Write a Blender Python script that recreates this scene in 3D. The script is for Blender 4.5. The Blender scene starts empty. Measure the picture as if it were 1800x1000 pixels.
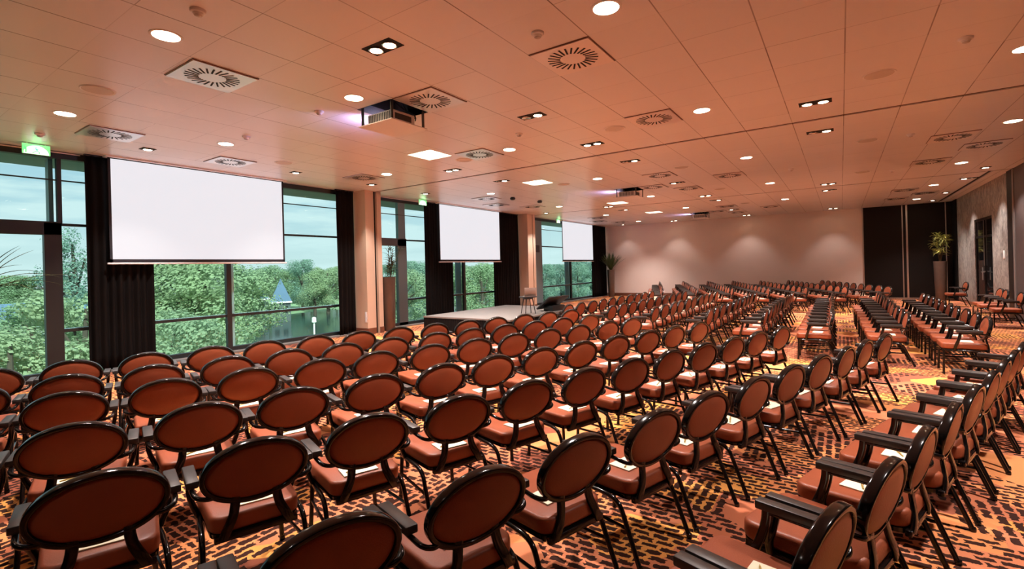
import bpy, bmesh, math, random
from mathutils import Vector, Matrix
random.seed(7)
PI = math.pi
SC = bpy.context.scene
COL = SC.collection
ZC = 3.95            # ceiling
XL, XR = -11.3, 3.75
YN, YB = -2.4, 26.2

# ------------------------------------------------------------------ materials
def new_mat(name):
    m = bpy.data.materials.new(name); m.use_nodes = True
    nt = m.node_tree
    return m, nt, nt.nodes['Principled BSDF']

def nd(nt, typ, **kw):
    n = nt.nodes.new(typ)
    ins = kw.pop('ins', None)
    for k, v in kw.items(): setattr(n, k, v)
    if ins:
        for k, v in ins.items():
            if hasattr(v, 'is_linked') or isinstance(v, bpy.types.NodeSocket): nt.links.new(v, n.inputs[k])
            else: n.inputs[k].default_value = v
    return n

def mth(nt, op, a, b=None, c=None):
    n = nt.nodes.new('ShaderNodeMath'); n.operation = op
    for i, v in enumerate((a, b, c)):
        if v is None: continue
        if isinstance(v, bpy.types.NodeSocket): nt.links.new(v, n.inputs[i])
        else: n.inputs[i].default_value = v
    return n.outputs[0]

def mixc(nt, fac, a, b):
    n = nt.nodes.new('ShaderNodeMix'); n.data_type = 'RGBA'
    for key, v in ((0, fac), (6, a), (7, b)):
        if isinstance(v, bpy.types.NodeSocket): nt.links.new(v, n.inputs[key])
        else: n.inputs[key].default_value = v if key == 0 else (*v, 1) if len(v) == 3 else v
    return n.outputs[2]

def simple(name, col, rough=.5, metal=0, spec=.5, vary=0, vscale=8, bump=0, bscale=60, coat=0):
    m, nt, b = new_mat(name)
    b.inputs['Base Color'].default_value = (*col, 1)
    b.inputs['Roughness'].default_value = rough
    b.inputs['Metallic'].default_value = metal
    b.inputs['Specular IOR Level'].default_value = spec
    b.inputs['Coat Weight'].default_value = coat
    b.inputs['Coat Roughness'].default_value = .15
    tc = nd(nt, 'ShaderNodeTexCoord')
    if vary:
        n = nd(nt, 'ShaderNodeTexNoise', ins={'Vector': tc.outputs['Object'], 'Scale': vscale, 'Detail': 4.0})
        lo = tuple(c * (1 - vary) for c in col); hi = tuple(min(1, c * (1 + vary)) for c in col)
        nt.links.new(mixc(nt, n.outputs['Fac'], lo, hi), b.inputs['Base Color'])
    if bump:
        n = nd(nt, 'ShaderNodeTexNoise', ins={'Vector': tc.outputs['Object'], 'Scale': bscale, 'Detail': 3.0})
        bp = nd(nt, 'ShaderNodeBump', ins={'Strength': bump, 'Distance': .01, 'Height': n.outputs['Fac']})
        nt.links.new(bp.outputs[0], b.inputs['Normal'])
    return m

def emit(name, col, s, base=(.8, .8, .8)):
    m, nt, b = new_mat(name)
    b.inputs['Base Color'].default_value = (*base, 1)
    b.inputs['Emission Color'].default_value = (*col, 1)
    b.inputs['Emission Strength'].default_value = s
    return m

M = {}
M['leather'] = simple('brown leather', (.27, .064, .026), .42, spec=.4, vary=.16, vscale=9, bump=.12, bscale=140)
M['frame'] = simple('black lacquered metal', (.007, .005, .0045), .13, spec=.4)
M['armpad'] = simple('dark grey arm pad', (.030, .024, .022), .42, spec=.5)
M['paper'] = simple('cream paper', (.78, .74, .56), .7, spec=.2)
M['pencil'] = simple('golden pencil', (.40, .26, .06), .4)
M['ink'] = simple('printed ink', (.10, .06, .03), .6)
M['curtain'] = simple('black curtain cloth', (.0075, .0062, .006), .9, spec=.08, vary=.3, vscale=3)
M['winframe'] = simple('dark window frame', (.012, .016, .018), .5)
M['windaylight'] = simple('painted daylight on frame edge', (.82, .85, .85), .5)  # daylight on the frame edges, put into a pale colour
M['fin'] = simple('blue grey facade fin', (.12, .19, .22), .5)
M['pillar'] = simple('peach plaster', (.54, .40, .30), .75, vary=.04, vscale=2)
M['backwall'] = simple('mauve grey plaster', (.76, .63, .57), .7, vary=.05, vscale=1.5)
M['darkpanel'] = simple('black brown panel', (.007, .0055, .005), .5, spec=.2, vary=.2, vscale=2)
M['darkwood'] = simple('red brown wood baseboard', (.16, .055, .03), .45, vary=.2, vscale=12)
M['steel'] = simple('brushed steel', (.55, .52, .5), .3, metal=.9)
M['stagetop'] = simple('grey stage deck', (.165, .15, .14), .6, vary=.1, vscale=5, bump=.1)
M['black'] = simple('black plastic', (.012, .012, .013), .45)
M['darkgrey'] = simple('dark grey plastic', (.05, .048, .05), .5)
M['laptop'] = simple('grey laptop shell', (.42, .36, .33), .45, metal=.2)
M['vase'] = simple('bronze brown vase', (.115, .072, .055), .35, metal=.35, vary=.25, vscale=6)
M['soil'] = simple('potting soil', (.03, .02, .015), .95)
M['leaf'] = simple('dark green leaf', (.055, .085, .030), .45, vary=.3, vscale=14)
M['leaf2'] = simple('yellow green leaf', (.42, .43, .11), .45, vary=.35, vscale=14)
M['stem'] = simple('woody stem', (.10, .07, .04), .8)
M['white'] = simple('white plastic', (.85, .81, .80), .45)
M['vent'] = simple('satin metal vent panel', (.88, .80, .77), .33, metal=.75)
M['slotblack'] = simple('black vent slot', (.012, .008, .007), .8)
M['bar'] = simple('silver white bar', (.85, .83, .85), .35)
M['speaker'] = simple('perforated speaker grille', (.56, .50, .47), .6, vary=.1, vscale=80)
M['chrome'] = simple('bright reflector', (.85, .78, .68), .12, metal=1)
M['lamp'] = emit('warm lamp face', (1, .80, .55), 26)
M['lampsoft'] = emit('warm light panel', (1, .80, .55), 9)
M['screen'] = emit('emissive projection screen', (.93, .94, 1.0), .83, base=(.1, .1, .1))  # emission stands in for the projector beam falling on the cloth
M['screenedge'] = simple('black screen border', (.012, .012, .02), .7)
M['exitgreen'] = emit('green exit sign face', (.02, .70, .16), 1.2)
M['exitwhite'] = emit('white exit sign face', (.85, 1, .88), 2.2)
M['lens'] = emit('blue white projector lens', (.55, .6, 1), 30)
M['doorglass'] = simple('dark door glass', (.006, .006, .007), .06, spec=.6)
M['roofblue'] = simple('blue grey slate roof', (.12, .19, .30), .7, vary=.2, vscale=.6)
M['housewall'] = simple('pale house wall', (.45, .50, .52), .8, vary=.1, vscale=.4)
M['housedark'] = simple('dark house wall', (.08, .10, .10), .8)
M['bark'] = simple('tree bark', (.07, .055, .04), .9)
def leafmat(name, a, b):
    m, nt, bs = new_mat(name)
    gi = nd(nt, 'ShaderNodeObjectInfo'); tc = nd(nt, 'ShaderNodeTexCoord')
    n = nd(nt, 'ShaderNodeTexNoise', ins={'Vector': tc.outputs['Object'], 'Scale': 5.0, 'Detail': 3.0})
    f = mth(nt, 'ADD', mth(nt, 'MULTIPLY', n.outputs['Fac'], 1.1), mth(nt, 'MULTIPLY', gi.outputs['Random'], .5))
    f = mth(nt, 'SUBTRACT', f, .3)
    nt.links.new(mixc(nt, f, a, b), bs.inputs['Base Color'])
    bs.inputs['Roughness'].default_value = .8
    t = nd(nt, 'ShaderNodeBsdfTranslucent'); nt.links.new(bs.inputs['Base Color'].links[0].from_socket, t.inputs[0])
    mx = nd(nt, 'ShaderNodeMixShader'); mx.inputs[0].default_value = .45
    nt.links.new(bs.outputs[0], mx.inputs[1]); nt.links.new(t.outputs[0], mx.inputs[2]); nt.links.new(mx.outputs[0], nt.nodes['Material Output'].inputs[0])
    return m
M['tree_y'] = leafmat('yellow green foliage', (.26, .37, .24), (.48, .54, .31))  # foliage tones lightened to stand in for outdoor haze
M['tree_g'] = leafmat('mid green foliage', (.24, .36, .22), (.42, .50, .28))
M['tree_d'] = leafmat('dark green foliage', (.20, .33, .27), (.32, .45, .34))
M['grass'] = simple('lawn', (.24, .34, .18), .95, vary=.35, vscale=.3)
M['concrete'] = simple('facade soffit', (.22, .25, .25), .8)

# glass: tinted, with a faint reflection
m, nt, b = new_mat('tinted glass')
tr = nd(nt, 'ShaderNodeBsdfTransparent'); tr.inputs[0].default_value = (.60, .875, .885, 1)
gl = nd(nt, 'ShaderNodeBsdfGlossy'); gl.inputs['Roughness'].default_value = .02
lw = nd(nt, 'ShaderNodeLayerWeight'); lw.inputs['Blend'].default_value = .5
mx = nd(nt, 'ShaderNodeMixShader')
nt.links.new(mth(nt, 'ADD', .012, mth(nt, 'MULTIPLY', mth(nt, 'POWER', lw.outputs['Facing'], 5.0), .22)), mx.inputs[0]); nt.links.new(tr.outputs[0], mx.inputs[1]); nt.links.new(gl.outputs[0], mx.inputs[2])
nt.links.new(mx.outputs[0], nt.nodes['Material Output'].inputs[0])
M['glass'] = m

# water
m, nt, b = new_mat('pond water')
b.inputs['Base Color'].default_value = (.03, .06, .055, 1); b.inputs['Roughness'].default_value = .12
tc = nd(nt, 'ShaderNodeTexCoord')
n = nd(nt, 'ShaderNodeTexNoise', ins={'Vector': tc.outputs['Object'], 'Scale': 1.2, 'Detail': 3.0})
bp = nd(nt, 'ShaderNodeBump', ins={'Strength': .05, 'Height': n.outputs['Fac']})
nt.links.new(bp.outputs[0], b.inputs['Normal'])
M['water'] = m

# carpet
def carpet():
    m, nt, b = new_mat('patterned orange carpet')
    geo = nd(nt, 'ShaderNodeNewGeometry')
    pos = geo.outputs['Position']
    # wobble the coordinates a little so that dashes get ragged edges
    nz = nd(nt, 'ShaderNodeTexNoise', ins={'Vector': pos, 'Scale': 27.0, 'Detail': 2.5})
    off = nd(nt, 'ShaderNodeVectorMath', operation='MULTIPLY_ADD')
    nt.links.new(nz.outputs['Color'], off.inputs[0]); off.inputs[1].default_value = (.052, .052, 0); nt.links.new(pos, off.inputs[2])
    sp = nd(nt, 'ShaderNodeSeparateXYZ', ins={0: off.outputs[0]})
    x, y = sp.outputs[0], sp.outputs[1]
    vor = nd(nt, 'ShaderNodeTexVoronoi', distance='CHEBYCHEV', voronoi_dimensions='2D', ins={'Vector': pos, 'Scale': 1.5, 'Randomness': .85})
    vs = nd(nt, 'ShaderNodeSeparateColor', ins={0: vor.outputs['Color']})
    vor2 = nd(nt, 'ShaderNodeTexVoronoi', distance='CHEBYCHEV', voronoi_dimensions='2D', ins={'Vector': pos, 'Scale': 2.3, 'Randomness': 1.0})
    v2 = nd(nt, 'ShaderNodeSeparateColor', ins={0: vor2.outputs['Color']})
    def dash(a, bb, pa, pb, da, db):
        u = mth(nt, 'DIVIDE', a, pa); v = mth(nt, 'DIVIDE', bb, pb)
        row = mth(nt, 'FLOOR', u)
        sh = mth(nt, 'FRACT', mth(nt, 'MULTIPLY', row, .37))
        v = mth(nt, 'ADD', v, sh)
        fu = mth(nt, 'ABSOLUTE', mth(nt, 'SUBTRACT', mth(nt, 'FRACT', u), .5))
        fv = mth(nt, 'ABSOLUTE', mth(nt, 'SUBTRACT', mth(nt, 'FRACT', v), .5))
        e = mth(nt, 'MAXIMUM', mth(nt, 'DIVIDE', fu, da), mth(nt, 'DIVIDE', fv, db))
        # a few dashes are missing
        cid = nd(nt, 'ShaderNodeCombineXYZ', ins={0: row, 1: mth(nt, 'FLOOR', v)})
        wn = nd(nt, 'ShaderNodeTexWhiteNoise', noise_dimensions='2D', ins={'Vector': cid.outputs[0]})
        keep = mth(nt, 'GREATER_THAN', wn.outputs['Value'], .10)
        return mth(nt, 'MULTIPLY', mth(nt, 'LESS_THAN', e, 1.0), keep)
    A = dash(x, y, .068, .150, .33, .42)
    B = dash(y, x, .060, .118, .33, .40)
    sel = mth(nt, 'GREATER_THAN', vs.outputs[0], .5)
    d = mth(nt, 'ADD', mth(nt, 'MULTIPLY', A, sel), mth(nt, 'MULTIPLY', B, mth(nt, 'SUBTRACT', 1.0, sel)))
    d = mth(nt, 'MULTIPLY', d, mth(nt, 'GREATER_THAN', vs.outputs[1], .16))
    ramp = nd(nt, 'ShaderNodeValToRGB'); ramp.color_ramp.interpolation = 'CONSTANT'
    el = ramp.color_ramp.elements
    el[0].position = 0; el[0].color = (.78, .29, .105, 1)
    el[1].position = .30; el[1].color = (.66, .22, .105, 1)
    for p, c in ((.55, (.84, .36, .085, 1)), (.74, (.52, .16, .08, 1)), (.88, (.30, .085, .05, 1))):
        e = el.new(p); e.color = c
    nt.links.new(v2.outputs[0], ramp.inputs[0])
    fine = nd(nt, 'ShaderNodeTexNoise', ins={'Vector': pos, 'Scale': 90.0, 'Detail': 2.0})
    base = mixc(nt, mth(nt, 'MULTIPLY', fine.outputs['Fac'], .35), ramp.outputs[0], (.42, .16, .08))
    col = mixc(nt, d, base, (.042, .016, .011))
    nt.links.new(col, b.inputs['Base Color'])
    b.inputs['Roughness'].default_value = .95; b.inputs['Specular IOR Level'].default_value = .1
    return m
M['carpet'] = carpet()

# ceiling tiles: 0.69 m grid, seams run strongest away from the camera
def ceilmat():
    m, nt, b = new_mat('ceiling tiles')
    geo = nd(nt, 'ShaderNodeNewGeometry')
    sp = nd(nt, 'ShaderNodeSeparateXYZ', ins={0: geo.outputs['Position']})
    T = .6925
    u = mth(nt, 'DIVIDE', mth(nt, 'ADD', sp.outputs[0], 20 * T - .08), T)
    v = mth(nt, 'DIVIDE', mth(nt, 'ADD', sp.outputs[1], 20 * T - 2.29), T)
    cu, cv = mth(nt, 'FLOOR', u), mth(nt, 'FLOOR', v)
    fu = mth(nt, 'ABSOLUTE', mth(nt, 'SUBTRACT', mth(nt, 'FRACT', mth(nt, 'ADD', u, .5)), .5))
    fv = mth(nt, 'ABSOLUTE', mth(nt, 'SUBTRACT', mth(nt, 'FRACT', mth(nt, 'ADD', v, .5)), .5))
    su = mth(nt, 'LESS_THAN', fu, .0085); sv = mth(nt, 'LESS_THAN', fv, .0055)
    cid = nd(nt, 'ShaderNodeCombineXYZ', ins={0: mth(nt, 'ROUND', u), 1: cv})
    wn = nd(nt, 'ShaderNodeTexWhiteNoise', noise_dimensions='2D', ins={'Vector': cid.outputs[0]})
    cid2 = nd(nt, 'ShaderNodeCombineXYZ', ins={0: cu, 1: mth(nt, 'ROUND', v)})
    wn2 = nd(nt, 'ShaderNodeTexWhiteNoise', noise_dimensions='2D', ins={'Vector': cid2.outputs[0]})
    a = mth(nt, 'MULTIPLY', su, mth(nt, 'ADD', .45, mth(nt, 'MULTIPLY', wn.outputs[0], .45)))
    c = mth(nt, 'MULTIPLY', sv, mth(nt, 'MULTIPLY', wn2.outputs[0], .65))
    seam = mth(nt, 'MAXIMUM', a, c)
    cid3 = nd(nt, 'ShaderNodeCombineXYZ', ins={0: cu, 1: cv})
    wn3 = nd(nt, 'ShaderNodeTexWhiteNoise', noise_dimensions='2D', ins={'Vector': cid3.outputs[0]})
    tile = mixc(nt, wn3.outputs[0], (.79, .745, .745), (.82, .775, .775))
    nt.links.new(mixc(nt, seam, tile, (.10, .035, .02)), b.inputs['Base Color'])
    b.inputs['Roughness'].default_value = .33; b.inputs['Specular IOR Level'].default_value = .5
    return m
M['ceiling'] = ceilmat()

# stone-look wall covering
def stone():
    m, nt, b = new_mat('grey marbled wall covering')
    tc = nd(nt, 'ShaderNodeTexCoord')
    mp = nd(nt, 'ShaderNodeMapping', ins={'Vector': tc.outputs['Object'], 'Scale': (1, 1, .45)})
    n = nd(nt, 'ShaderNodeTexNoise', ins={'Vector': mp.outputs[0], 'Scale': 9.0, 'Detail': 9.0, 'Roughness': .7, 'Distortion': 1.2})
    r = nd(nt, 'ShaderNodeValToRGB')
    r.color_ramp.elements[0].position = .40; r.color_ramp.elements[0].color = (.10, .09, .085, 1)
    r.color_ramp.elements[1].position = .60; r.color_ramp.elements[1].color = (.36, .33, .30, 1)
    nt.links.new(n.outputs['Fac'], r.inputs[0]); nt.links.new(r.outputs[0], b.inputs['Base Color'])
    b.inputs['Roughness'].default_value = .45
    return m
M['stone'] = stone()

# ------------------------------------------------------------------ mesh builder
class MB:
    def __init__(s): s.v = []; s.f = []; s.mi = []
    def add(s, vs, fs, mi=0):
        o = len(s.v); s.v += [tuple(p) for p in vs]; s.f += [tuple(i + o for i in f) for f in fs]; s.mi += [mi] * len(fs)
    def box(s, a, b, mi=0, mat=None):
        (x0, y0, z0), (x1, y1, z1) = a, b
        vs = [(x0,y0,z0),(x1,y0,z0),(x1,y1,z0),(x0,y1,z0),(x0,y0,z1),(x1,y0,z1),(x1,y1,z1),(x0,y1,z1)]
        if mat: vs = [mat @ Vector(p) for p in vs]
        s.add(vs, [(0,3,2,1),(4,5,6,7),(0,1,5,4),(1,2,6,5),(2,3,7,6),(3,0,4,7)], mi)
    def rbox(s, a, b, r, seg=3, mi=0, mat=None):
        bm = bmesh.new(); bmesh.ops.create_cube(bm, size=1)
        c = [(a[i] + b[i]) / 2 for i in range(3)]; d = [abs(b[i] - a[i]) for i in range(3)]
        for v in bm.verts: v.co = Vector([c[i] + v.co[i] * d[i] for i in range(3)])
        bmesh.ops.bevel(bm, geom=bm.edges[:], offset=r, segments=seg, profile=.5, affect='EDGES')
        if mat: bm.transform(mat)
        s.bm(bm, mi)
    def bm(s, bm, mi=0):
        bm.verts.index_update()
        s.add([v.co.copy() for v in bm.verts], [[v.index for v in f.verts] for f in bm.faces], mi); bm.free()
    def sweep(s, path, sec, mi=0, up=(0, 0, 1), smooth=0, cap=True, scales=None):
        P = [Vector(p) for p in path]
        for _ in range(smooth):
            Q = [P[0]]
            for i in range(len(P) - 1):
                Q += [P[i] * .75 + P[i+1] * .25, P[i] * .25 + P[i+1] * .75]
            P = Q + [P[-1]]
        n = len(sec); vs = []; up = Vector(up); prev = None
        for i, p in enumerate(P):
            t = (P[min(i+1, len(P)-1)] - P[max(i-1, 0)]).normalized()
            if prev is None:
                u = up if abs(t.dot(up)) < .95 else Vector((0, 1, 0))
                x = t.cross(u).normalized()
            else:
                x = (prev - t * prev.dot(t)).normalized()
            prev = x; y = x.cross(t).normalized()
            k = scales[min(i, len(scales)-1)] if scales else 1
            vs += [p + x * a * k + y * b * k for a, b in sec]
        fs = []
        for i in range(len(P) - 1):
            for j in range(n):
                fs.append((i*n+j, i*n+(j+1)%n, (i+1)*n+(j+1)%n, (i+1)*n+j))
        if cap: fs += [tuple(range(n-1, -1, -1)), tuple((len(P)-1)*n + j for j in range(n))]
        s.add(vs, fs, mi)
    def tube(s, path, r, n=10, **k):
        s.sweep(path, circ(r, n), **k)
    def lathe(s, prof, n=24, mi=0, at=(0, 0, 0)):
        vs = []; fs = []
        for r, z in prof:
            for j in range(n):
                a = 2*PI*j/n; vs.append((at[0] + r*math.cos(a), at[1] + r*math.sin(a), at[2] + z))
        for i in range(len(prof) - 1):
            for j in range(n): fs.append((i*n+j, i*n+(j+1)%n, (i+1)*n+(j+1)%n, (i+1)*n+j))
        fs += [tuple(range(n-1, -1, -1)), tuple((len(prof)-1)*n+j for j in range(n))]
        s.add(vs, fs, mi)
    def mesh(s, name, mats, smooth=True, angle=40):
        me = bpy.data.meshes.new(name); me.from_pydata(s.v, [], s.f); me.update()
        for m in (mats if isinstance(mats, (list, tuple)) else [mats]): me.materials.append(m)
        me.polygons.foreach_set('material_index', s.mi)
        bm = bmesh.new(); bm.from_mesh(me); bmesh.ops.recalc_face_normals(bm, faces=bm.faces[:])
        if smooth:
            for f in bm.faces: f.smooth = True
            la = math.radians(angle)
            for e in bm.edges:
                if len(e.link_faces) == 2 and e.calc_face_angle(0) > la: e.smooth = False
        bm.to_mesh(me); bm.free()
        return me
    def obj(s, name, mats, parent=None, smooth=True, angle=40):
        o = bpy.data.objects.new(name, s.mesh(name, mats, smooth, angle)); COL.objects.link(o)
        if parent: o.parent = parent
        return o

def circ(r, n=10): return [(r*math.cos(2*PI*i/n), r*math.sin(2*PI*i/n)) for i in range(n)]
def rrect(w, h, r=.006, k=2):
    out = []
    for cx, cy, a0 in ((w/2-r, h/2-r, 0), (-w/2+r, h/2-r, PI/2), (-w/2+r, -h/2+r, PI), (w/2-r, -h/2+r, 1.5*PI)):
        for i in range(k+1):
            a = a0 + PI/2*i/k; out.append((cx + r*math.cos(a), cy + r*math.sin(a)))
    return out

def tag(o, label, cat, group=None, kind=None):
    o['label'] = label; o['category'] = cat
    if group: o['group'] = group
    if kind: o['kind'] = kind
    return o
def empty(name, loc=(0, 0, 0), rz=0):
    o = bpy.data.objects.new(name, None); COL.objects.link(o); o.location = loc; o.rotation_euler = (0, 0, rz)
    o.empty_display_size = .1
    return o
def struct(o):
    o['kind'] = 'structure'; return o
def kids(o): return list(o.children)
def dup(src, parent=None):
    c = src.copy(); COL.objects.link(c)
    if parent: c.parent = parent
    for ch in KID.get(src.name, ()): dup(ch, c)
    return c
KID = {}
def remember(root):
    ch = [o for o in COL.objects if o.parent is root]
    KID[root.name] = ch
    for c in ch: remember(c)

ORD = ['zeroth', 'first', 'second', 'third', 'fourth', 'fifth', 'sixth', 'seventh', 'eighth', 'ninth', 'tenth', 'eleventh', 'twelfth', 'thirteenth', 'fourteenth']

# ------------------------------------------------------------------ shell
def slab(name, x0, x1, y0, y1, z0, z1, mat, holes=()):
    xs = sorted({x0, x1, *[h[0] for h in holes], *[h[1] for h in holes]})
    ys = sorted({y0, y1, *[h[2] for h in holes], *[h[3] for h in holes]})
    b = MB()
    for i in range(len(xs)-1):
        for j in range(len(ys)-1):
            cx, cy = (xs[i]+xs[i+1])/2, (ys[j]+ys[j+1])/2
            if any(h[0] < cx < h[1] and h[2] < cy < h[3] for h in holes): continue
            b.box((xs[i], ys[j], z0), (xs[i+1], ys[j+1], z1))
    return b.obj(name, mat, smooth=False)

b = MB(); b.box((XL-.5, YN-.1, -.12), (XR+.15, YB+.15, 0)); struct(b.obj('floor', M['carpet'], smooth=False))

PROJ = [(-5.15, 4.73), (-5.15, 13.93), (-5.15, 22.7)]
LIT = [(-6.6, 6.98), (-6.6, 11.05), (-6.6, 16.6), (-6.6, 20.7)]
DIV = [(9.13, 9.23), (17.72, 17.82)]
holes = [(x-.34, x+.34, y-.34, y+.34) for x, y in PROJ] + [(x-.31, x+.31, y-.31, y+.31) for x, y in LIT]
holes += [(XL-.5, XR+.2, a, c) for a, c in DIV] + [(3.27, 3.38, 17.82, YB)]
struct(slab('ceiling', XL-.5, XR+.15, YN-.1, YB+.15, ZC, ZC+.12, M['ceiling'], holes))
b = MB(); b.box((XL-.6, YN-.2, ZC+.42), (XR+.25, YB+.25, ZC+.6)); struct(b.obj('roof', M['concrete'], smooth=False))  # unseen slab added over the ceiling to keep the sun out
b = MB()  # plenum sides
b.box((XL-.6, YN-.2, ZC+.1), (XL-.5, YB+.25, ZC+.45)); b.box((XR+.15, YN-.2, ZC+.1), (XR+.25, YB+.25, ZC+.45))
b.box((XL-.6, YN-.2, ZC+.1), (XR+.25, YN-.1, ZC+.45)); b.box((XL-.6, YB+.15, ZC+.1), (XR+.25, YB+.25, ZC+.45))
struct(b.obj('roof_edge', M['concrete'], smooth=False))
for i, (a, c) in enumerate(DIV):     # partition tracks in the ceiling
    b = MB(); b.box((XL+.55, a, ZC+.035), (XR, c, ZC+.06)); b.box((XL+.55, a+.035, ZC+.004), (XR, a+.045, ZC+.04)); b.box((XL+.55, c-.045, ZC+.004), (XR, c-.035, ZC+.04))
    struct(b.obj('trim_%d' % (i+1), M['darkwood'], smooth=False))
b = MB(); b.box((3.27, 17.82, ZC+.03), (3.38, YB, ZC+.06)); struct(b.obj('trim_3', M['darkpanel'], smooth=False))

# back wall, dark panels at its right, right wall, near wall
b = MB(); b.box((XL-.4, YB, 0), (.80, YB+.15, ZC)); struct(b.obj('wall_back', M['backwall'], smooth=False))
b = MB(); b.box((.80, YB+.02, 0), (XR, YB+.15, ZC)); struct(b.obj('wall_back_dark', M['darkpanel'], smooth=False))
b = MB(); b.box((XL+.02, YB-.02, 0), (.80, YB, .17)); struct(b.obj('baseboard_back', M['darkwood'], smooth=False))
b = MB(); b.box((.80, YB-.0, 0), (XR, YB+.02, .05)); struct(b.obj('baseboard_back_dark', M['steel'], smooth=False))
for i, (x0, x1) in enumerate(((.78, .83), (2.14, 2.175), (2.27, 2.33), (3.52, 3.55))):
    b = MB(); b.box((x0, YB-.02, 0), (x1, YB+.02, ZC-.01)); struct(b.obj('trim_%d' % (i+4), M['steel'], smooth=False))
b = MB()
b.box((XR, 18.3, 0), (XR+.15, 20.1, ZC)); b.box((XR, 22.4, 0), (XR+.15, YB+.15, ZC)); b.box((XR, 20.1, 2.93), (XR+.15, 22.4, ZC))
struct(b.obj('wall_right', M['stone'], smooth=False))
b = MB(); b.box((XR, YN, 0), (XR+.15, 18.3, ZC)); struct(b.obj('wall_right_near', M['darkpanel'], smooth=False))  # mostly out of view; dark tone limits bounce onto the chairs
b = MB(); b.box((XR-.05, 17.75, 0), (XR-.001, 18.22, ZC-.002)); struct(b.obj('trim_8', M['darkpanel'], smooth=False))
b = MB(); b.box((XR-.06, 17.58, 0), (XR-.001, 17.70, ZC-.002)); struct(b.obj('trim_9', simple('grey partition edge', (.16, .13, .12), .5), smooth=False))
b = MB(); b.box((XR-.04, 16.2, 0), (XR-.001, 17.57, ZC-.002)); struct(b.obj('trim_10', simple('grey brown partition panel', (.055, .042, .04), .55, vary=.2), smooth=False))
b = MB(); b.box((XR-.03, 25.3, 0), (XR-.001, YB, ZC-.002)); struct(b.obj('trim_11', M['darkpanel'], smooth=False))
b = MB(); b.box((XL-.4, YN-.1, 0), (XR+.15, YN, ZC)); struct(b.obj('wall_near', M['darkpanel'], smooth=False))  # unseen wall added to close the room, dark to cut bounce light
b = MB(); b.box((XR-.015, 18.3, 0), (XR, 20.05, .12)); b.box((XR-.015, 22.45, 0), (XR, 25.3, .12)); struct(b.obj('baseboard_right', M['darkwood'], smooth=False))

# glazed double door in the right wall
d = struct(empty('door_1', (XR+.05, 21.25, 0)))
b = MB()
for y0, y1 in ((-1.15, -1.07), (1.07, 1.15), (-.03, .03)): b.box((-.03, y0, 0), (.03, y1, 2.93))
b.box((-.03, -1.15, 2.85), (.03, 1.15, 2.93)); b.box((-.03, -1.15, 2.30), (.03, 1.15, 2.37)); b.box((-.03, -1.15, 0), (.03, 1.15, .10))
b.obj('door_frame', M['darkpanel'], d, smooth=False)
for s in (-1, 1):
    b = MB(); b.box((-.006, s*.03 if s > 0 else -1.07, .1), (.006, 1.07 if s > 0 else -.03, 2.30)); b.obj('door_leaf', M['doorglass'], d, smooth=False)
b = MB(); b.box((-.006, -1.07, 2.37), (.006, 1.07, 2.85)); b.obj('transom_pane', M['doorglass'], d, smooth=False)
b = MB(); b.tube([(-.09, -.10, .95), (-.09, -.10, 1.35)], .014); b.tube([(-.09, -.10, 1.22), (-.03, -.10, 1.22)], .01); b.tube([(-.09, -.34, 1.2), (-.09, .10, 1.2)], .010)
b.obj('door_handle', M['steel'], d)
b = MB(); b.box((-.04, -.035, 1.4), (-.028, -.005, 2.85)); b.obj('edge_strip', M['steel'], d, smooth=False)
b = MB(); b.rbox((XR-.012, 18.75, 1.62), (XR, 18.9, 1.85), .004); tag(b.obj('wall_switch', M['white']), 'small pale switch plate on the grey marbled wall beside the dark edge', 'switch')

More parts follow.
